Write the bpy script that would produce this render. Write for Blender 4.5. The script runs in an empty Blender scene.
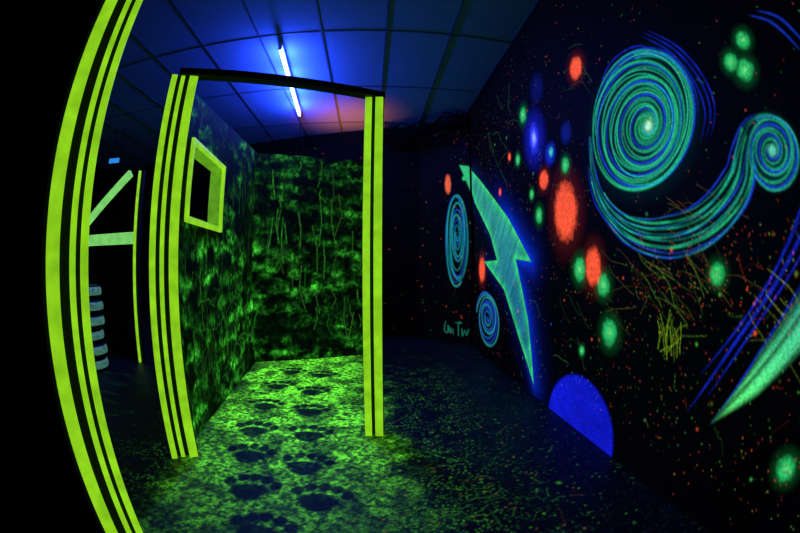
import bpy, bmesh, math, random
import numpy as np
from mathutils import Vector, Matrix
random.seed(7); rng=np.random.RandomState(11)
scene=bpy.context.scene
scene.view_settings.view_transform='Standard'
COL=bpy.context.collection
CEIL=3.35
# ------------------------------------------------------------ materials
def new_mat(name):
    m=bpy.data.materials.new(name); m.use_nodes=True
    return m, m.node_tree.nodes, m.node_tree.links, m.node_tree.nodes['Principled BSDF']
def mat_plain(name,col,rough=.6,em=None,es=1.0,noise=0.0,nscale=20,metal=0.0,spec=.5):
    m,n,l,b=new_mat(name)
    b.inputs['Base Color'].default_value=(*col,1); b.inputs['Roughness'].default_value=rough
    b.inputs['Metallic'].default_value=metal; b.inputs['Specular IOR Level'].default_value=spec
    if em is not None:
        b.inputs['Emission Color'].default_value=(*em,1)
        b.inputs['Emission Strength'].default_value=es
    if noise>0:
        tc=n.new('ShaderNodeTexCoord'); nt=n.new('ShaderNodeTexNoise'); nt.inputs['Scale'].default_value=nscale; nt.inputs['Detail'].default_value=5
        l.new(tc.outputs['Object'],nt.inputs['Vector'])
        mr=n.new('ShaderNodeMapRange'); mr.inputs[1].default_value=.3; mr.inputs[2].default_value=.7
        mr.inputs[3].default_value=(1-noise)*es; mr.inputs[4].default_value=es
        l.new(nt.outputs['Fac'],mr.inputs[0])
        if em is not None: l.new(mr.outputs[0],b.inputs['Emission Strength'])
    return m
def mat_paint(name,base,rough=.55,strength=1.0,lo=.6,hi=1.2,nscale=90,bump=.15,spec=.3):
    """surface whose fluorescent paint is stored in the colour attribute 'paint'"""
    m,n,l,b=new_mat(name); K=.4
    at=n.new('ShaderNodeVertexColor'); at.layer_name='paint'
    tc=n.new('ShaderNodeTexCoord'); nt=n.new('ShaderNodeTexNoise'); nt.inputs['Scale'].default_value=nscale; nt.inputs['Detail'].default_value=4
    l.new(tc.outputs['Object'],nt.inputs['Vector'])
    mr=n.new('ShaderNodeMapRange'); mr.inputs[1].default_value=.35; mr.inputs[2].default_value=.65
    mr.inputs[3].default_value=lo*strength/K; mr.inputs[4].default_value=hi*strength/K
    l.new(nt.outputs['Fac'],mr.inputs[0])
    vm=n.new('ShaderNodeVectorMath'); vm.operation='SCALE'; l.new(at.outputs['Color'],vm.inputs[0]); l.new(mr.outputs[0],vm.inputs['Scale'])
    mx=n.new('ShaderNodeMix'); mx.data_type='RGBA'; mx.blend_type='ADD'; mx.inputs[0].default_value=.35
    mx.inputs[6].default_value=(*base,1); l.new(at.outputs['Color'],mx.inputs[7]); l.new(mx.outputs[2],b.inputs['Base Color'])
    l.new(vm.outputs[0],b.inputs['Emission Color']); b.inputs['Emission Strength'].default_value=K
    b.inputs['Roughness'].default_value=rough; b.inputs['Specular IOR Level'].default_value=spec
    bp=n.new('ShaderNodeBump'); bp.inputs['Strength'].default_value=bump; bp.inputs['Distance'].default_value=.01
    l.new(nt.outputs['Fac'],bp.inputs['Height']); l.new(bp.outputs[0],b.inputs['Normal'])
    return m
M_black=mat_plain('matte_black_paint',(.0018,.0018,.0022),.9,spec=.06)
M_wood=mat_plain('dark_wood',(.010,.012,.010),.6,spec=.2)
M_neon=mat_plain('neon_yellow_green_paint',(.2,.5,.03),.5,(.33,.80,.015),.92,.35,14)
M_neon2=mat_plain('neon_green_paint_dim',(.1,.4,.03),.5,(.20,.56,.02),.6,.4,14)
M_pale=mat_plain('pale_green_paint',(.2,.5,.1),.5,(.26,.85,.18),.85,.35,10)
M_ceil=mat_plain('ceiling_tile',(.13,.24,.46),.9)
M_bar=mat_plain('ceiling_bar',(.04,.07,.13),.6)
M_tube=mat_plain('blacklight_tube',(.3,.3,1),.3,(.26,.34,1.0),18)
M_housing=mat_plain('lamp_housing',(.5,.5,.55),.4)
M_exit=mat_plain('exit_sign_face',(.02,.1,.3),.4,(.03,.30,.9),.8)
M_red=mat_plain('red_led',(.5,.02,.01),.4,(1,.05,.01),6)
M_rub=mat_plain('tire_rubber',(.01,.012,.012),.6)
M_cyan=mat_plain('pale_cyan_paint',(.1,.3,.15),.5,(.12,.38,.22),.5,.7,25)
# ------------------------------------------------------------ mesh helpers
def link(o,parent=None):
    COL.objects.link(o)
    if parent is not None: o.parent=parent
    return o
def empty(name):
    e=bpy.data.objects.new(name,None); e.empty_display_size=.1; return link(e)
def mesh_obj(name,bm,mats,parent=None,bevel=0,smooth=False):
    me=bpy.data.meshes.new(name); bm.to_mesh(me); bm.free()
    for m in mats: me.materials.append(m)
    o=bpy.data.objects.new(name,me); link(o,parent)
    if bevel>0:
        md=o.modifiers.new('bevel','BEVEL'); md.width=bevel; md.segments=2
    if smooth:
        for p in me.polygons: p.use_smooth=True
    return o
def add_box(bm,c,s,rz=0,mi=0,rot=None):
    M=Matrix.Translation(c)@(rot if rot is not None else Matrix.Rotation(rz,4,'Z'))@Matrix.Diagonal((*s,1))
    g=bmesh.ops.create_cube(bm,size=1,matrix=M)
    fs=set(f for v in g['verts'] for f in v.link_faces)
    for f in fs: f.material_index=mi
def tube_obj(name,pts,r,mat,parent=None):
    c=bpy.data.curves.new(name,'CURVE'); c.dimensions='3D'; c.bevel_depth=r; c.bevel_resolution=3
    s=c.splines.new('NURBS'); s.points.add(len(pts)-1)
    for i,p in enumerate(pts): s.points[i].co=(*p,1)
    s.use_endpoint_u=True; s.order_u=3; c.materials.append(mat)
    o=bpy.data.objects.new(name,c); return link(o,parent)
# ------------------------------------------------------------ noise + canvas
class VN:
    def __init__(s,seed): s.g=np.random.RandomState(seed).rand(256,256)
    def __call__(s,x,y):
        xi=np.floor(x).astype(int); yi=np.floor(y).astype(int); fx=x-xi; fy=y-yi
        fx=fx*fx*(3-2*fx); fy=fy*fy*(3-2*fy); g=s.g
        a=g[yi%256,xi%256]; b=g[yi%256,(xi+1)%256]; c=g[(yi+1)%256,xi%256]; d=g[(yi+1)%256,(xi+1)%256]
        return (a*(1-fx)+b*fx)*(1-fy)+(c*(1-fx)+d*fx)*fy
def fbm(seed,x,y,o=4):
    t=0;a=.5;n=0
    for i in range(o):
        t=t+a*VN(seed+i)(x,y); n+=a; a*=.55; x=x*2.03+3.1; y=y*2.03+7.7
    return t/n
def sstep(a,b,x):
    t=np.clip((x-a)/(b-a),0,1); return t*t*(3-2*t)
class Canvas:
    def __init__(s,u0,u1,v0,v1,res):
        s.u0,s.v0,s.res=u0,v0,res; s.nu=int((u1-u0)/res)+2; s.nv=int((v1-v0)/res)+2
        s.a=np.zeros((s.nv,s.nu,3),np.float32)
        s.U,s.V=np.meshgrid(u0+np.arange(s.nu)*res, v0+np.arange(s.nv)*res)
    def patch(s,u,v,ru,rv):
        i0=max(0,int((u-ru-s.u0)/s.res)); i1=min(s.nu,int((u+ru-s.u0)/s.res)+2)
        j0=max(0,int((v-rv-s.v0)/s.res)); j1=min(s.nv,int((v+rv-s.v0)/s.res)+2)
        return (slice(j0,j1),slice(i0,i1)) if i1>i0 and j1>j0 else None
    def dot(s,u,v,r,col,hard=2.0):
        k=s.patch(u,v,r*1.6,r*1.6)
        if k is None: return
        d2=((s.U[k]-u)**2+(s.V[k]-v)**2)/(r*r)
        m=np.exp(-d2**(hard/2)*1.2)
        s.a[k]=np.maximum(s.a[k],m[...,None]*np.array(col,np.float32))
    def blob(s,u,v,ru,rv,col,soft=.35,tex=0,core=None):
        k=s.patch(u,v,ru*1.7,rv*1.7)
        if k is None: return
        d=np.sqrt(((s.U[k]-u)/ru)**2+((s.V[k]-v)/rv)**2)
        if tex: d=d+tex*(fbm(91,s.U[k]*30,s.V[k]*30,3)-.5)
        m=1-sstep(1-soft,1+soft,d)
        c=m[...,None]*np.array(col,np.float32)
        if tex: c=c*(0.65+.6*fbm(55,s.U[k]*45,s.V[k]*45,3))[...,None]
        s.a[k]=np.maximum(s.a[k],c)
        if core is not None:
            m2=np.exp(-(d*2.2)**2)[...,None]; s.a[k]=np.maximum(s.a[k],m2*np.array(core,np.float32))
    def stroke(s,pts,w,col,hard=2.0,taper=False,fade=0,jit=0,w2=None):
        pts=np.array(pts,float); seg=np.hypot(*np.diff(pts,axis=0).T); L=np.concatenate([[0],np.cumsum(seg)])
        n=max(2,int(L[-1]/(max(s.res,w*.35)*.8))); t=np.linspace(0,L[-1],n)
        X=np.interp(t,L,pts[:,0]); Y=np.interp(t,L,pts[:,1])
        ph=random.random()*100
        for i in range(n):
            f=i/(n-1); ww=w if w2 is None else w+(w2-w)*f
            if taper: ww*=max(.15,math.sin(math.pi*min(1,max(0,f)))**.6)
            b=1-fade*(.5+.5*math.sin(ph+f*9+2*math.sin(f*23+ph)))
            s.dot(X[i]+random.uniform(-jit,jit),Y[i]+random.uniform(-jit,jit),ww,[c*b for c in col],hard)
    def poly(s,pts,col,edge=.012):
        P=np.array(pts,float); ins=np.zeros(s.U.shape,bool); dist=np.full(s.U.shape,9.,np.float32)
        for i in range(len(P)):
            x1,y1=P[i]; x2,y2=P[(i+1)%len(P)]
            c=((y1>s.V)!=(y2>s.V))&(s.U<(x2-x1)*(s.V-y1)/((y2-y1) if abs(y2-y1)>1e-9 else 1e-9)+x1)
            ins^=c
            L2=(x2-x1)**2+(y2-y1)**2; t=np.clip(((s.U-x1)*(x2-x1)+(s.V-y1)*(y2-y1))/L2,0,1)
            dist=np.minimum(dist,np.hypot(s.U-x1-t*(x2-x1),s.V-y1-t*(y2-y1)))
        return np.where(ins,-dist,dist)
    def sample(s,u,v):
        x=np.clip((u-s.u0)/s.res,0,s.nu-1.001); y=np.clip((v-s.v0)/s.res,0,s.nv-1.001)
        xi=x.astype(int); yi=y.astype(int); fx=(x-xi)[...,None]; fy=(y-yi)[...,None]
        a=s.a
        return (a[yi,xi]*(1-fx)+a[yi,xi+1]*fx)*(1-fy)+(a[yi+1,xi]*(1-fx)+a[yi+1,xi+1]*fx)*fy
def spans(*segs):
    out=[]
    for a,b,st in segs:
        n=max(1,int(round((b-a)/st))); out.append(np.linspace(a,b,n+1)[:-1])
    out.append(np.array([segs[-1][1]])); return np.concatenate(out)
def painted_grid(name,us,vs,pos,colfn,mat,hole=None,parent=None,flip=False):
    U,V=np.meshgrid(us,vs); nu,nv=len(us),len(vs)
    co=pos(U,V).reshape(-1,3)
    idx=np.arange(nu*nv).reshape(nv,nu)
    q=np.stack([idx[:-1,:-1],idx[:-1,1:],idx[1:,1:],idx[1:,:-1]],-1)
    if flip: q=q[...,::-1]
    q=q.reshape(-1,4)
    if hole is not None:
        cu=((U[:-1,:-1]+U[1:,1:])/2).ravel(); cv=((V[:-1,:-1]+V[1:,1:])/2).ravel()
        k=(cu>hole[0])&(cu<hole[1])&(cv>hole[2])&(cv<hole[3]); q=q[~k]
    me=bpy.data.meshes.new(name)
    me.vertices.add(len(co)); me.vertices.foreach_set('co',co.astype(np.float32).ravel())
    me.loops.add(q.size); me.loops.foreach_set('vertex_index',q.astype(np.int32).ravel())
    me.polygons.add(len(q)); me.polygons.foreach_set('loop_start',(np.arange(len(q))*4).astype(np.int32))
    try: me.polygons.foreach_set('loop_total',np.full(len(q),4,np.int32))
    except Exception: pass
    me.update(calc_edges=True)
    c=np.ones((nu*nv,4),np.float32); c[:,:3]=np.clip(colfn(U,V).reshape(-1,3),0,4)
    at=me.color_attributes.new('paint','FLOAT_COLOR','POINT'); at.data.foreach_set('color',c.ravel())
    me.materials.append(mat)
    return link(bpy.data.objects.new(name,me),parent)
# ============================================================ MURAL (right wall)
TEAL=(.012,.36,.19); TEAL2=(.015,.50,.20); BLUE=(.01,.03,.75)
ORG=(1.0,.10,.035); GRN=(.02,.50,.12); YEL=(.30,.62,.02)
cv=Canvas(-.6,5.15,0,3.36,.0042)
n1=fbm(3,cv.U*3,cv.V*3,4)
cv.a[:]=np.array([.0004,.0004,.0008])*(.3+1.4*n1)[...,None]
def spiral(c,cx,cy,ex,ey,rx,ry,turns,a0,sgn,width,cols,nstroke,seed,wob=.03,fade=.45,pw=1.0):
    """several airbrushed strokes winding out from (cx,cy) to an ellipse centred (ex,ey)"""
    rr=random.Random(seed)
    for k in range(nstroke):
        col=cols[k%len(cols)]; off=k/nstroke; pts=[]
        N=int(70*turns)
        for i in range(N):
            f=(i/N); ang=a0+sgn*2*math.pi*turns*f; r=min(1.0,(f*turns+off*.9)/turns)**pw
            r*=1+wob*math.sin(ang*1.3+k)
            x=cx+(ex-cx)*r+rx*r*math.cos(ang); y=cy+(ey-cy)*r+ry*r*math.sin(ang)
            pts.append((x,y))
        c.stroke(pts,width*rr.uniform(.7,1.35),col,2.2,fade=fade)
cv.blob(1.55,1.85,.46,.38,(.0005,.012,.014),.3)
spiral(cv,1.45,1.80,1.55,1.85,.45,.37,4.8,0.5,-1,.0078,[TEAL,(.01,.06,.60),TEAL2],3,5,.045)
spiral(cv,1.45,1.80,1.55,1.85,.455,.38,4.4,2.6,-1,.0040,[(.03,.6,.35),(.02,.5,.28)],2,6,.06)
for k in range(5):
    P=[(1.55+(.44+.012*k)*math.cos(a),1.85+(.36+.011*k)*math.sin(a)) for a in np.linspace(.2+.15*k,2.6+.25*k,50)]
    cv.stroke(P,.0045,[(.01,.03,.65),(.01,.2,.45)][k%2],2.2,fade=.5,taper=True)
cv.blob(1.45,1.80,.030,.026,(.45,1.0,.6),.7)
cv.blob(1.45,1.80,.08,.065,(.02,.4,.12),.8)
rr=random.Random(4)
base=[(2.03,1.93),(2.06,1.72),(1.98,1.50),(1.80,1.34),(1.60,1.26),(1.38,1.235),(1.18,1.26),(1.02,1.33),(.91,1.42),(.86,1.52),(.80,1.60),(.72,1.63)]
def smooth(P,n=80):
    P=np.array(P,float); t=np.linspace(0,len(P)-1,n); out=[]
    for x in t:
        i=min(int(x),len(P)-2); f=x-i; p0=P[max(i-1,0)];p1=P[i];p2=P[i+1];p3=P[min(i+2,len(P)-1)]
        out.append(.5*((2*p1)+(-p0+p2)*f+(2*p0-5*p1+4*p2-p3)*f*f+(-p0+3*p1-3*p2+p3)*f**3))
    return np.array(out)
S=smooth(base,90); T=np.gradient(S,axis=0); Nn=np.stack([-T[:,1],T[:,0]],1); Nn/=np.linalg.norm(Nn,axis=1)[:,None]
prof=np.interp(np.linspace(0,1,90),[0,.2,.45,.7,.9,1],[.03,.055,.10,.09,.05,.02])
for k in range(16):
    o=-1+2*k/15; col=[TEAL,(.01,.20,.17),TEAL2,(.01,.06,.45),(.01,.26,.2)][k%5]
    if k in(0,15): col=(.01,.05,.7)
    w=rr.uniform(.0030,.0065); a=int(rr.uniform(0,20)); b=90-int(rr.uniform(0,14))
    P=S+Nn*(o*prof+.010*np.sin(np.linspace(0,7,90)+k*1.7))[:,None]
    cv.stroke(P[a:b],w,col,2.2,fade=.7)
spiral(cv,.71,1.50,.72,1.50,.135,.135,3.0,1.2,-1,.0065,[TEAL,(.01,.06,.6),(.02,.4,.25)],3,9,.06)
cv.blob(.72,1.50,.13,.13,(.0005,.018,.02),.3)
cv.blob(.71,1.50,.02,.02,(.1,.6,.4),.6)
for dx in (0,-.03,.035):
    cv.stroke(smooth([(1.30+dx,2.30),(1.12+dx,2.10),(1.02+dx,1.90),(1.00+dx,1.74),(1.07+dx,1.62)],40),.0055,(.006,.02,.45),2.2,taper=True,fade=.5)
cv.stroke(smooth([(1.95,2.06),(1.7,2.27),(1.4,2.26),(1.2,2.1)],40),.0055,(.01,.02,.5),2.2,taper=True,fade=.4)
cv.stroke(smooth([(2.12,1.75),(2.06,1.5),(1.9,1.34),(1.75,1.26)],40),.0055,(.01,.02,.6),2.2,taper=True,fade=.4)
# lightning bolt (wraps over the panel joint)
boltR=[(5.6,2.74),(4.67,2.21),(3.67,1.59),(3.10,1.14),(3.48,1.17),(3.15,.63),(2.94,.09),(3.34,.42),(3.82,.86),(4.56,1.16),(4.05,1.17),(4.30,1.47),(4.95,1.95)]
sd=cv.poly(boltR,None)
glow=np.exp(-np.clip(sd,0,None)/.08)*(sd>0)
side=sstep(.0,.25,-(cv.U-3.6)*.55+(cv.V-1.2)*.3+.1)
cv.a=np.maximum(cv.a,(glow*(.10+.9*side))[...,None]*np.array([.003,.03,.60],np.float32))
inn=1-sstep(-.012,.006,sd)
edge=np.exp(-np.clip(-sd,0,None)/.045)
nb=.35+1.0*fbm(21,(cv.U-cv.V)*3,(cv.U+cv.V)*14,4)
hz=sstep(.3,2.0,cv.V)[...,None]
core=np.array([.008,.13,.30])*(1-hz)+np.array([.03,.33,.24])*hz
bc=(core*(1-edge[...,None])+np.array([.05,.85,.14])*edge[...,None])*nb[...,None]
cv.a=np.where(inn[...,None]>.02,np.maximum(cv.a*(1-inn[...,None]),inn[...,None]*bc),cv.a)
spiral(cv,4.37,.49,4.42,.48,.44,.31,3.0,0,-1,.015,[(.01,.14,.50),(.01,.04,.45),(.02,.28,.25)],3,12,.10)
# dots
for u,v,a,b in [(2.07,2.45,.085,.08),(2.46,1.49,.165,.20),(2.79,1.79,.08,.075),(2.10,1.10,.09,.115),(4.65,1.06,.13,.15),(3.9,1.9,.04,.04),(3.55,2.2,.04,.04)]:
    cv.blob(u,v,a*1.35,b*1.35,(.06,.005,.004),.6); cv.blob(u,v,a*.97,b*.97,ORG,.30,.3)
for u,v,a in [(.69,1.95,.035),(.80,1.89,.036),(.74,1.83,.042),(3.11,2.49,.07),(2.92,1.52,.06),(2.27,1.08,.07),(1.98,.99,.06),(1.89,.72,.07),(1.07,1.07,.04),(.52,.42,.045),(2.41,1.82,.05),(3.33,2.11,.05),(2.62,1.98,.035),(3.05,1.72,.04),(2.2,.55,.03)]:
    cv.blob(u,v,a*1.4,a*1.4,(.002,.06,.012),.7); cv.blob(u,v,a,a,GRN,.45,.3,core=(.12,.75,.22))
cv.blob(2.92,2.19,.19,.22,(.005,.008,.28),.6); cv.blob(2.92,2.19,.09,.13,(.02,.04,.95),.5,.3,core=(.3,.4,1))
cv.blob(2.64,1.97,.09,.08,(.006,.015,.4),.5,.3); cv.blob(2.35,2.05,.07,.07,(.003,.008,.15),.6)
cv.blob(2.75,2.6,.12,.12,(.002,.004,.08),.6)
# half dome painted at the skirting
d=np.sqrt(((cv.U-2.15)/.47)**2+(cv.V/.385)**2)
m=(1-sstep(.94,1.02,d))*(.55+.6*fbm(33,cv.U*6,cv.V*10,4)); cv.a=np.maximum(cv.a,m[...,None]*np.array([.005,.010,.60]))
# comet
sd=cv.poly([(1.0,.46),(.80,.80),(.62,1.03),(.30,1.45),(.10,1.6),(.10,1.25),(.35,1.06),(.60,.82),(.77,.64)],None)
inn=1-sstep(-.03,.008,sd); st=sstep(.25,.75,fbm(44,(cv.U*.55+cv.V*.5)*3,(cv.U*.75+cv.V*.6)*45,3))*1.3+.12
tt=np.clip((cv.V-.46)/.7,0,1)[...,None]
cc=(np.array([.10,.80,.14])*(1-tt)+np.array([.006,.20,.26])*tt)
cv.a=np.maximum(cv.a,(inn*st)[...,None]*cc)
for P,w in [([(1.16,.47),(.95,.80),(.63,1.19),(.35,1.6)],.009),([(1.13,.64),(.85,.97),(.60,1.28)],.005),([(1.06,.56),(.86,.86),(.55,1.22)],.005),([(.93,.88),(.78,1.05),(.5,1.45)],.005),([(1.0,.45),(.80,.80),(.58,1.10)],.005)]:
    cv.stroke(smooth(P,40),w,(.006,.02,.5),2.2,taper=True,fade=.4)
for k in range(2): cv.stroke(smooth([(.60-.05*k,2.03),(.5-.05*k,1.95),(.42-.04*k,1.8)],20),.006,(.006,.03,.4),2,taper=True)
cv.blob(.50,2.15,.05,.06,(.5,.09,.03),.5,.3)
# splatter
def splat(c,u0,u1,v0,v1,n,cols,smin=.0025,smax=.006,pl=.06):
    for i in range(n):
        u=random.uniform(u0,u1); v=random.uniform(v0,v1); col=random.choice(cols); b=random.uniform(.1,1)**1.6
        col=[x*b for x in col]
        if random.random()<pl:
            a=random.gauss(.6,.5); L=abs(random.gauss(0,.045))+.01; q=random.uniform(-.2,.2)*L
            c.stroke([(u,v),(u+L*.5*math.cos(a)+q*.3,v+L*.5*math.sin(a)),(u+L*math.cos(a),v+L*math.sin(a)+q)],smin*.8,[.5*x for x in col],2)
        else: c.dot(u,v,random.uniform(smin,smax)*(1+1.6*(random.random()<.03)),col,2.5)
RED=(.9,.10,.025)
splat(cv,.2,5.1,0.05,3.3,1300,[RED,RED,(.5,.05,.1),(.05,.5,.08),(.02,.25,.1)],.0023,.004)
splat(cv,.35,1.7,.85,1.25,420,[RED,(.6,.12,.03),(.25,.4,.04)],.0021,.0035,.08)
splat(cv,.3,2.2,.2,1.0,340,[(.1,.5,.05),RED,(.3,.3,.03)],.0021,.0035)
splat(cv,2.2,5.0,.2,2.8,450,[(.05,.5,.08),RED,(.3,.35,.03),(.02,.1,.5)],.003,.0055)
def threads(c,u,v,n,L,ang,spread,col,w=.003,wig=.3):
    for i in range(n):
        a=ang+random.gauss(0,.3); x=u+random.gauss(0,spread); y=v+random.gauss(0,spread*.7); P=[(x,y)]
        for k in range(7):
            a+=random.gauss(0,wig); x+=L/7*math.cos(a); y+=L/7*math.sin(a); P.append((x,y))
        b=random.uniform(.15,.8); c.stroke(P,w,[q*b for q in col],2)
threads(cv,1.36,.72,20,.14,1.8,.045,YEL,.0021,.15)
threads(cv,1.30,.88,14,.24,.5,.12,(.10,.28,.02),.0019,.12)
threads(cv,1.0,1.08,14,.34,.45,.18,(.12,.10,.02),.0018,.12)
threads(cv,1.6,.95,9,.3,.3,.2,(.12,.10,.02),.0018,.12)
threads(cv,3.6,2.5,6,.35,.5,.25,(.05,.18,.03),.0030)
threads(cv,3.9,2.2,5,.35,.9,.3,(.03,.15,.05),.0030)
threads(cv,1.9,2.4,6,.2,.4,.2,(.05,.18,.03),.0020,.15)
threads(cv,.6,.85,8,.25,.6,.10,(.25,.4,.05),.0020,.12)
threads(cv,2.2,.65,7,.25,.4,.25,(.04,.18,.04),.0022)
M_mural=mat_paint('blacklight_mural_paint',(.0015,.0015,.002),.6,1.0,.75,1.25,70,.25,.07)
us=spans((-1.6,-.5,.1),(-.5,.3,.015),(.3,2.3,.0045),(2.3,3.4,.006),(3.4,5.1,.01)); vs=spans((0,2.6,.0052),(2.6,3.35,.008))
wall_right=painted_grid('wall_right',us,vs,lambda U,V:np.stack([1.33-.065*U,U,V],-1),lambda U,V:cv.sample(U,V),M_mural)
# bent end panel of the same wall
cb=Canvas(5.05,6.2,0,3.36,.008)
cb.a[:]=np.array([.0006,.0006,.0010])*(.3+1.4*fbm(8,cb.U*3,cb.V*3,4))[...,None]
sd=cb.poly([(5.30,2.56),(4.9,2.45),(4.9,1.90),(5.08,2.05)],None); inn=1-sstep(-.012,.008,sd)
cb.a=np.maximum(cb.a,inn[...,None]*np.array([.03,.50,.16]))
spiral(cb,5.36,1.52,5.36,1.52,.18,.66,3.4,.5,-1,.014,[(.01,.30,.26),(.01,.07,.45)],3,31,.10)
cb.blob(5.51,2.3,.05,.14,(.8,.12,.04),.3,.3); cb.blob(5.22,2.35,.035,.035,GRN,.3)
cb.stroke(smooth([(5.56,.30),(5.58,.18),(5.53,.14),(5.51,.25),(5.50,.15),(5.47,.22),(5.46,.15),(5.43,.2),(5.42,.13)],70),.007,(.01,.20,.12))
cb.stroke(smooth([(5.38,.30),(5.28,.30),(5.33,.30),(5.33,.12)],40),.007,(.01,.20,.12)); cb.stroke(smooth([(5.27,.22),(5.26,.12),(5.22,.2),(5.19,.14),(5.16,.22)],40),.007,(.01,.20,.12))
splat(cb,5.1,6.1,.1,3.2,110,[RED,RED,(.05,.3,.05)],.005,.007)
threads(cb,5.5,1.0,4,.4,1.2,.3,(.04,.012,.01),.006)
A=np.array([.9985,5.1]); Bp=np.array([.30,5.75]); LB=np.linalg.norm(Bp-A); D=(Bp-A)/LB
wp=painted_grid('end_panel',spans((5.1,5.1+LB,.012)),spans((0,3.35,.012)),lambda U,V:np.stack([A[0]+D[0]*(U-5.1),A[1]+D[1]*(U-5.1),V],-1),lambda U,V:cb.sample(U,V),M_mural,parent=wall_right)
bm=bmesh.new(); add_box(bm,(.985,5.085,CEIL/2),(.02,.025,CEIL),.35); mesh_obj('joint_cover',bm,[M_black],wall_right)
# ============================================================ outer walls
def slab(name,p,q,h,t=.1,mat=M_black,parent=None,z0=0):
    p=Vector((*p,0)); q=Vector((*q,0)); dd=q-p; bm=bmesh.new()
    n=Vector((-dd.y,dd.x,0)).normalized()*t/2
    c=(p+q)/2+n+Vector((0,0,z0+h/2)); add_box(bm,c,(dd.length,t,h),math.atan2(dd.y,dd.x)); return mesh_obj(name,bm,[mat],parent)
M_spk=mat_paint('dark_speckled_paint',(.0015,.0015,.002),.7,1.0,.7,1.2,60,.1,.06)
cbk=Canvas(0,7.2,0,3.36,.012); splat(cbk,4.5,7.1,.1,3.2,130,[RED,(.3,.03,.02),(.02,.2,.03)],.006,.009); cbk.a+=.0003
P0=np.array([-6.7,6.9]); P1=np.array([.30,5.75]); LBk=np.linalg.norm(P1-P0); Dk=(P1-P0)/LBk
painted_grid('wall_back',spans((0,4.5,.3),(4.5,LBk,.015)),spans((0,3.35,.015)),lambda U,V:np.stack([P0[0]+Dk[0]*U,P0[1]+Dk[1]*U,V],-1),lambda U,V:cbk.sample(U,V),M_spk)
slab('wall_outer_left',(-6.7,-1.6),(-6.7,6.9),CEIL)
slab('wall_rear',(1.44,-1.6),(-6.7,-1.6),CEIL)
slab('wall_left',(-.975,.685),(-3.6,-.85),CEIL,.08)
# ============================================================ stone-painted partition walls
def stone(c,seed,bright=1.0):
    U,V=c.U,c.V; hgt=.19
    Vw=V+.13*(fbm(seed,U*2.6,V*2.6,3)-.5)*2+.05*(fbm(seed+5,U*10,V*10,2)-.5); row=np.floor(Vw/hgt)
    off=(np.sin(row*12.9898+seed)*43758.5)%1; Uw=U/.40+off+.8*(fbm(seed+3,U*4,V*4,3)-.5)
    fu=Uw-np.floor(Uw); fv=Vw/hgt-row; cell=(np.sin(np.floor(Uw)*78.2+row*37.7+seed)*4375.5)%1
    du=np.minimum(fu,1-fu)*.40; dv=np.minimum(fv,1-fv)*hgt
    inside=.12+.88*sstep(-.03,.06,np.minimum(du,dv)+.09*(fbm(seed+7,U*14,V*14,4)-.5))
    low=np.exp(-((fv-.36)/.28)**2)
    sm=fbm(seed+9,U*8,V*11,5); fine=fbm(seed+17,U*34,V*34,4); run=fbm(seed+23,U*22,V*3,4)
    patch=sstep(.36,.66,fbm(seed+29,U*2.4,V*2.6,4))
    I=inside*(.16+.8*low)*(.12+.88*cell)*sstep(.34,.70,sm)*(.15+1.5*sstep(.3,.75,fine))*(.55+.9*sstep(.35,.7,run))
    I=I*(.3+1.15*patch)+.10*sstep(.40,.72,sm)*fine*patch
    hfade=.5+.6*sstep(2.4,.2,V)  # lit brightness painted into the stone, stronger towards the floor
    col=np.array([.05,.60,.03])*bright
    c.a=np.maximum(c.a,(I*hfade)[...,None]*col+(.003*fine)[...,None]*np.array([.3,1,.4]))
    c.a=c.a.astype(np.float32)
M_stone=mat_paint('stone_blacklight_paint',(.002,.004,.002),.7,1.0,.45,1.35,55,.3,.06)
W0=np.array([-1.27,1.70]); W1=np.array([-1.66,4.0]); LW=np.linalg.norm(W1-W0); DW=(W1-W0)/LW; HW=2.42
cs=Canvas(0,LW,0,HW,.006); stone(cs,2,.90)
for i in range(46):
    u=random.uniform(.2,LW); v=random.uniform(.3,2.3); L=random.uniform(.1,.7)
    cs.stroke([(u,v),(u+random.gauss(0,.03),v-L*.5),(u+random.gauss(0,.04),v-L)],.003,[q*random.uniform(.15,.6) for q in (.08,.5,.04)],2)
threads(cs,.8,.5,14,.4,0,.4,(.04,.3,.03),.0035); threads(cs,1.5,.35,18,.3,.2,.4,(.06,.4,.04),.0035)
part=empty('partition_wall')
WIN=(.345,1.045,1.41,1.885); S0=.10
us=np.unique(np.round(np.concatenate([spans((S0,LW,.008)),[WIN[0],WIN[1]]]),5)); vs=np.unique(np.round(np.concatenate([spans((0,HW,.008)),[WIN[2],WIN[3]]]),5))
def topz(U): return 2.19+.23*U/LW
def wpos(U,V):
    Z=np.where(V<2.0,V,2.0+(V-2.0)*(topz(U)-2.0)/(HW-2.0)); return np.stack([W0[0]+DW[0]*U,W0[1]+DW[1]*U,Z],-1)
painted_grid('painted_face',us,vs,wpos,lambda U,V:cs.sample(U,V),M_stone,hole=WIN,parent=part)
ang=math.atan2(DW[1],DW[0]); nrm=np.array([-DW[1],DW[0]])
if nrm[0]>0: nrm=-nrm
def wp3(u,v,dep): p=W0+DW*u+nrm*dep; return (p[0],p[1],v)
bm=bmesh.new()
for (a,b,c_,d_) in [(S0,WIN[0],0,HW),(WIN[1],LW,0,HW),(WIN[0],WIN[1],0,WIN[2]),(WIN[0],WIN[1],WIN[3],HW)]:
    add_box(bm,wp3((a+b)/2,(c_+d_)/2,.042),(b-a,.08,d_-c_),ang)
sl=.23/LW; bmesh.ops.bisect_plane(bm,geom=bm.verts[:]+bm.edges[:]+bm.faces[:],plane_co=(W0[0],W0[1],2.188),plane_no=(-DW[0]*sl,-DW[1]*sl,1),clear_outer=True)
be=[e for e in bm.edges if e.is_boundary]; bmesh.ops.holes_fill(bm,edges=be,sides=0)
mesh_obj('board',bm,[M_black],part)
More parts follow.
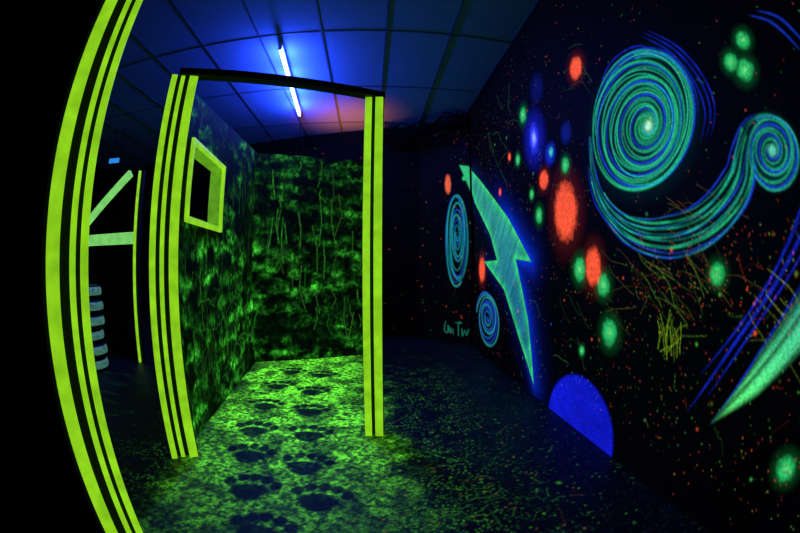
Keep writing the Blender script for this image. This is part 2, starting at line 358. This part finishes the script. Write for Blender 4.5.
bm=bmesh.new(); t=.036; a,b,c_,d_=WIN
for (x0,x1,y0,y1) in [(a-t,b+t,d_,d_+t),(a-t,b+t,c_-t,c_),(a-t,a,c_,d_),(b,b+t,c_,d_)]:
    add_box(bm,wp3((x0+x1)/2,(y0+y1)/2,-.010),(x1-x0,.024,y1-y0),ang,0)
for (x0,x1,y0,y1) in [(a,b,d_-.012,d_),(a,b,c_,c_+.012),(a,a+.012,c_+.012,d_-.012),(b-.012,b,c_+.012,d_-.012)]:
    add_box(bm,wp3((x0+x1)/2,(y0+y1)/2,.05),(x1-x0,.10,y1-y0),ang,1)
mesh_obj('window_1',bm,[M_neon,M_neon2],None,.003)
K1=np.array([-.46,4.60]); LK=np.linalg.norm(K1-W1); DK=(K1-W1)/LK
ck=Canvas(0,LK,0,HW+.03,.006); stone(ck,41,.70)
for i in range(40):
    u=random.uniform(.05,LK); v=random.uniform(.5,2.4); L=random.uniform(.1,.6)
    ck.stroke([(u,v),(u+random.gauss(0,.03),v-L*.5),(u+random.gauss(0,.04),v-L)],.004,[q*random.uniform(.15,.7) for q in (.08,.5,.04)],2)
stw=empty('stone_wall')
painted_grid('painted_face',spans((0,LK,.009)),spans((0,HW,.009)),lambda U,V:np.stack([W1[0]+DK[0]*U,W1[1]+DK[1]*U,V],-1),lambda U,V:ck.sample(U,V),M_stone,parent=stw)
nk=np.array([-DK[1],DK[0]]); c=(W1+K1)/2+nk*.043
bm=bmesh.new(); add_box(bm,(c[0],c[1],HW/2),(LK,.08,HW),math.atan2(DK[1],DK[0])); mesh_obj('board',bm,[M_black],stw)
# ============================================================ floor
fxs=spans((-6.7,-2.2,.15),(-2.2,-1.75,.03),(-1.75,.85,.006),(.85,1.25,.012),(1.25,1.5,.05)); fys=spans((-1.6,.5,.1),(.5,2.8,.006),(2.8,4.8,.01),(4.8,7,.08))
cf=Canvas(-3.6,1.6,.3,5.0,.006); U,V=cf.U,cf.V
left=np.interp(V,[.9,1.2,1.7,4.0],[-1.15,-1.18,-1.25,-1.64]); right=np.interp(V,[.9,1.3,1.6,2.3,3.0,4.5],[-.02,.10,.06,-.14,-.22,-.46])
wob=.42*(fbm(61,U*6,V*6,5)-.5)
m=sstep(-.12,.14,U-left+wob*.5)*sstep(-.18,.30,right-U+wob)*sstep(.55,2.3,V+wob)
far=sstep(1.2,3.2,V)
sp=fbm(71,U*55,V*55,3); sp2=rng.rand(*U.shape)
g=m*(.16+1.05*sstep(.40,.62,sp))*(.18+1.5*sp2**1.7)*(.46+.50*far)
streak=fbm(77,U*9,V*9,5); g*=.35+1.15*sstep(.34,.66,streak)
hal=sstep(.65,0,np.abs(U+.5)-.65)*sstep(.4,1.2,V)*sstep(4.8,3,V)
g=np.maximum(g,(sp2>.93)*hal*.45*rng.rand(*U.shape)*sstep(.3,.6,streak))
g=np.maximum(g,(sp2>.985)*.16*rng.rand(*U.shape)*sstep(.42,.6,streak))
def paw(x,y,s,rot):
    global g
    k=cf.patch(x,y,s*1.6,s*1.6); uu,vv=U[k]-x,V[k]-y; c_,s_=math.cos(rot),math.sin(rot)
    a=(uu*c_+vv*s_)/s; b=(-uu*s_+vv*c_)/s; nn=.30*(fbm(101,U[k]*28,V[k]*28,3)-.5)
    def el(cx,cy,rx,ry): return 1-sstep(.84,1.12,np.sqrt(((a-cx)/rx)**2+((b-cy)/ry)**2)+nn)
    p=np.maximum(el(0,-.12,.72,.42),el(0,-.42,.50,.36))
    for cx,cy in [(-.84,.34),(-.45,.66),(0,.76),(.45,.66),(.84,.34)]: p=np.maximum(p,el(cx,cy,.23,.28))
    g[k]=g[k]*(1-.95*p)
for x,y,r in [(-1.13,3.72,.1),(-.80,3.66,0),(-1.12,3.22,.1),(-.77,3.12,0),(-1.07,2.70,.1),(-.69,2.66,-.05),(-.98,2.22,.1),(-.60,2.24,-.05),(-.88,1.86,.1),(-.52,1.82,-.05),(-.74,1.50,.1),(-.38,1.49,-.05),(-.58,1.17,.05)]:
    paw(x,y,.150,r)
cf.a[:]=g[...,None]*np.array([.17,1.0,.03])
nz=fbm(81,U*6,V*6,4)
cf.a+= (.0015*nz*(.3+sp2))[...,None]*np.array([.3,.6,1.6])
rb=(sp2>.93)*sstep(.3,1.2,U)*rng.rand(*U.shape)*.03; cf.a+=rb[...,None]*np.array([.1,.5,1.0])
cf.a=cf.a.astype(np.float32)
threads(cf,.25,1.5,36,.08,0,.2,(.05,.25,.02),.0025); threads(cf,.1,2.0,16,.10,0,.16,(.03,.25,.02),.0025)
splat(cf,-.3,.9,1.0,2.6,520,[(.06,.45,.02),(.02,.2,.05),(.3,.14,.02)],.003,.006,.2)
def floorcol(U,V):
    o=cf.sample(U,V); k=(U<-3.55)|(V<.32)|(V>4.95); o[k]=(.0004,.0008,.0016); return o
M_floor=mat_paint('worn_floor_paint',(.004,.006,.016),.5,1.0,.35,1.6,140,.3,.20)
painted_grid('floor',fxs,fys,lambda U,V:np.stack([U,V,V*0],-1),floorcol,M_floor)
# ============================================================ ceiling
bm=bmesh.new(); add_box(bm,(-2.6,2.6,CEIL+.05),(8.4,9.0,.1)); ceil=mesh_obj('ceiling',bm,[M_ceil])
bm=bmesh.new(); ra=.075; R=Matrix.Rotation(ra,4,'Z')
for i in range(-12,8):
    c=R@Vector((i*.625+.1,2.6,0)); add_box(bm,(c.x,c.y,CEIL-.003),(.018,9.6,.008),ra)
for j in range(-3,8):
    c=R@Vector((-2.3,j*1.25+.55,0)); add_box(bm,(c.x,c.y,CEIL-.0035),(9.4,.018,.008),ra)
g_=mesh_obj('grid_bars',bm,[M_bar],ceil)
for co,no in [((-6.69,0,0),(-1,0,0)),((1.33,0,0),(1,.065,0)),((0,-1.59,0),(0,-1,0)),((.3,5.75,0),(.162,.987,0)),((.9985,5.1,0),(.68,.73,0))]:
    b2=bmesh.new(); b2.from_mesh(g_.data); bmesh.ops.bisect_plane(b2,geom=b2.verts[:]+b2.edges[:]+b2.faces[:],plane_co=co,plane_no=no,clear_outer=True); b2.to_mesh(g_.data); b2.free()
# ============================================================ tube lamp and added fill lamp
def tube_lamp(p,q,power,name='fluorescent_or_fill_lamp'):
    e=empty(name); p=Vector(p); q=Vector(q); dd=q-p; a=math.atan2(dd.y,dd.x); c=(p+q)/2
    bm=bmesh.new(); add_box(bm,(c.x,c.y,CEIL-.03),(dd.length+.04,.05,.05),a)
    for s in (-1,1):
        k=c+dd.normalized()*s*(dd.length/2+.005); add_box(bm,(k.x,k.y,CEIL-.075),(.025,.035,.06),a)
    mesh_obj('housing',bm,[M_housing],e,.004)
    bm=bmesh.new(); Mx=Matrix.Translation((c.x,c.y,CEIL-.085))@Matrix.Rotation(a,4,'Z')@Matrix.Rotation(math.pi/2,4,'Y')
    bmesh.ops.create_cone(bm,cap_ends=True,segments=20,radius1=.017,radius2=.017,depth=dd.length,matrix=Mx); mesh_obj('tube',bm,[M_tube],e)
    for i in range(4):
        l=bpy.data.lights.new('tube_light','POINT'); l.energy=power/4; l.color=(.03,.08,1.0); l.shadow_soft_size=.03
        o=bpy.data.objects.new('tube_light',l); k=p+dd*(i+.5)/4; o.location=(k.x,k.y,CEIL-.17); link(o,e)
    return e
tube_lamp((-1.19,3.11,0),(-1.44,4.93,0),150)
tube_lamp((-3.2,-.2,0),(-4.8,.3,0),24)  # added fill lamp, unseen behind the camera, lifts the ambient blue
tube_obj('hanging_cable',[(-1.44,4.90,CEIL-.1),(-1.40,4.93,CEIL-.3),(-1.43,5.0,CEIL-.45),(-1.36,5.05,CEIL-.55)],.006,M_black)
# red flood on a stand behind the stone wall
rs=empty('red_spotlight'); bm=bmesh.new(); RX,RY=-.80,5.25
bmesh.ops.create_cone(bm,cap_ends=True,segments=24,radius1=.06,radius2=.08,depth=.16,matrix=Matrix.Translation((RX,RY,2.36)))
bmesh.ops.create_cone(bm,cap_ends=True,segments=16,radius1=.015,radius2=.015,depth=2.28,matrix=Matrix.Translation((RX,RY,1.14)))
bmesh.ops.create_cone(bm,cap_ends=True,segments=24,radius1=.18,radius2=.16,depth=.03,matrix=Matrix.Translation((RX,RY,.015)))
mesh_obj('stand',bm,[M_black],rs)
bm=bmesh.new(); bmesh.ops.create_circle(bm,cap_ends=True,segments=24,radius=.065,matrix=Matrix.Translation((RX,RY,2.443))); mesh_obj('lens',bm,[M_red],rs)
l=bpy.data.lights.new('red_beam','SPOT'); l.energy=80; l.color=(1,.16,.01); l.spot_size=1.8; l.spot_blend=1; o=bpy.data.objects.new('red_beam',l); o.location=(RX,RY,2.47); o.rotation_euler=(math.pi,0,0); link(o,rs)
# ============================================================ door frame
def post(name,left,right,h,strips,parent=None,dep=.09):
    l=Vector((*left,0)); r=Vector((*right,0)); dd=r-l; w=dd.length; a=math.atan2(dd.y,dd.x); n=Vector((-dd.y,dd.x,0)).normalized()
    if n.dot(l)<0: n=-n
    bm=bmesh.new(); c=(l+r)/2+n*(dep/2+.014); add_box(bm,(c.x,c.y,h/2),(w*.96,dep,h),a,0)
    for s0,s1,mi,off in strips:
        c=l+dd*((s0+s1)/2)+n*(off); add_box(bm,(c.x,c.y,h/2),(w*(s1-s0),.026,h+.004),a,mi)
    return mesh_obj(name,bm,[M_wood,M_neon,M_neon2],parent,.003)
df=empty('door_frame')
post('post_left',(-1.31,1.63),(-1.165,1.735),2.2,[(0,.20,1,0),(.34,.48,1,.01),(.64,.94,1,0)],df)
post('post_right',(-.225,2.27),(-.107,2.27),2.2,[(0,.36,1,0),(.56,.98,1,0)],df)
p=Vector((-1.24,1.70,2.225)); q=Vector((-.16,2.29,2.225)); dd=q-p; bm=bmesh.new()
add_box(bm,(p+q)/2,(dd.length+.10,.08,.045),math.atan2(dd.y,dd.x),0); mesh_obj('header',bm,[M_wood],df,.003)
post('neon_striped_post',(-.957,.648),(-.872,.765),3.34,[(0,.32,1,0),(.56,.70,1,.008),(.82,1.0,1,.01)],None,.04)
# ============================================================ seen through the left opening
tf=empty('timber_frame'); bm=bmesh.new()
add_box(bm,(-2.985,3.42,1.1),(.022,.05,2.2),0); add_box(bm,(-2.945,3.44,1.1),(.05,.04,2.2),0,1)
add_box(bm,(-4.45,3.42,1.1),(.09,.06,2.2),0); mesh_obj('posts',bm,[M_neon,M_wood],tf,.004)
bm=bmesh.new(); add_box(bm,(-3.72,3.44,1.425),(1.45,.05,.135)); 
a0=Vector((-4.2,3.44,1.50)); a1=Vector((-3.17,3.44,2.20)); dd=a1-a0
add_box(bm,(a0+a1)/2,(dd.length,.05,.09),rot=Matrix.Rotation(-math.atan2(dd.z,dd.x),4,'Y')); mesh_obj('rail_and_brace',bm,[M_pale],tf,.004)
bm=bmesh.new(); add_box(bm,(-3.72,3.50,.67),(1.36,.02,1.34)); mesh_obj('infill_board',bm,[M_black],tf)
ts=empty('tire_stack')
for k in range(6):
    bm=bmesh.new(); R1,r1=.17,.075; z=.078+k*.152; N,Mn=40,16; vs_=[]
    for i in range(N):
        a=2*math.pi*i/N; row=[]
        for j in range(Mn):
            b=2*math.pi*j/Mn; rad=R1+r1*math.copysign(abs(math.cos(b))**.7,math.cos(b)); row.append(bm.verts.new((-3.30+.02*math.sin(k*2.3)+rad*math.cos(a),2.80+rad*math.sin(a),z+r1*math.sin(b))))
        vs_.append(row)
    for i in range(N):
        for j in range(Mn):
            f=bm.faces.new((vs_[i][j],vs_[(i+1)%N][j],vs_[(i+1)%N][(j+1)%Mn],vs_[i][(j+1)%Mn])); f.material_index=1 if j in(0,1,15) else 0
    mesh_obj('tire_%d'%(k+1),bm,[M_rub,M_cyan],ts,0,True)
ex=empty('exit_sign'); bm=bmesh.new(); add_box(bm,(-4.6,4.5,2.80),(.24,.05,.10),.3); add_box(bm,(-4.68,4.48,3.10),(.012,.012,.5)); add_box(bm,(-4.52,4.52,3.10),(.012,.012,.5)); mesh_obj('case',bm,[M_wood],ex)
bm=bmesh.new(); add_box(bm,(-4.592,4.473,2.80),(.21,.006,.08),.3); mesh_obj('face',bm,[M_exit],ex)
cbn=empty('cable_bundle')
for k in range(9):
    P=[]
    for i in range(9):
        f=i/8; P.append((.93-f*1.25+random.gauss(0,.02),4.98+f*.62+random.gauss(0,.03)-.05,3.08+.12*math.sin(f*5+k)+random.gauss(0,.06)))
    tube_obj('cable_%d'%k,P,.012,M_black,cbn)
bm=bmesh.new(); add_box(bm,(.30,5.28,3.10),(1.45,.10,.06),-.46)
for f in(.1,.9): add_box(bm,(.95-f*1.3,4.98+f*.62,3.23),(.02,.02,.25))
mesh_obj('cable_tray',bm,[M_black],cbn)
# ============================================================ camera: 10.5 mm equisolid fisheye on a cropped sensor
w=bpy.data.worlds.new('world'); scene.world=w; w.use_nodes=True; w.node_tree.nodes['Background'].inputs[0].default_value=(.0,.0,.0,1); w.node_tree.nodes['Background'].inputs[1].default_value=0
cam=bpy.data.cameras.new('camera'); cam.type='PANO'; cam.sensor_width=22.235; cam.sensor_height=14.82
o=bpy.data.objects.new('camera',cam); o.location=(0,0,1.1); o.rotation_euler=(math.pi/2,0,0); link(o); scene.camera=o
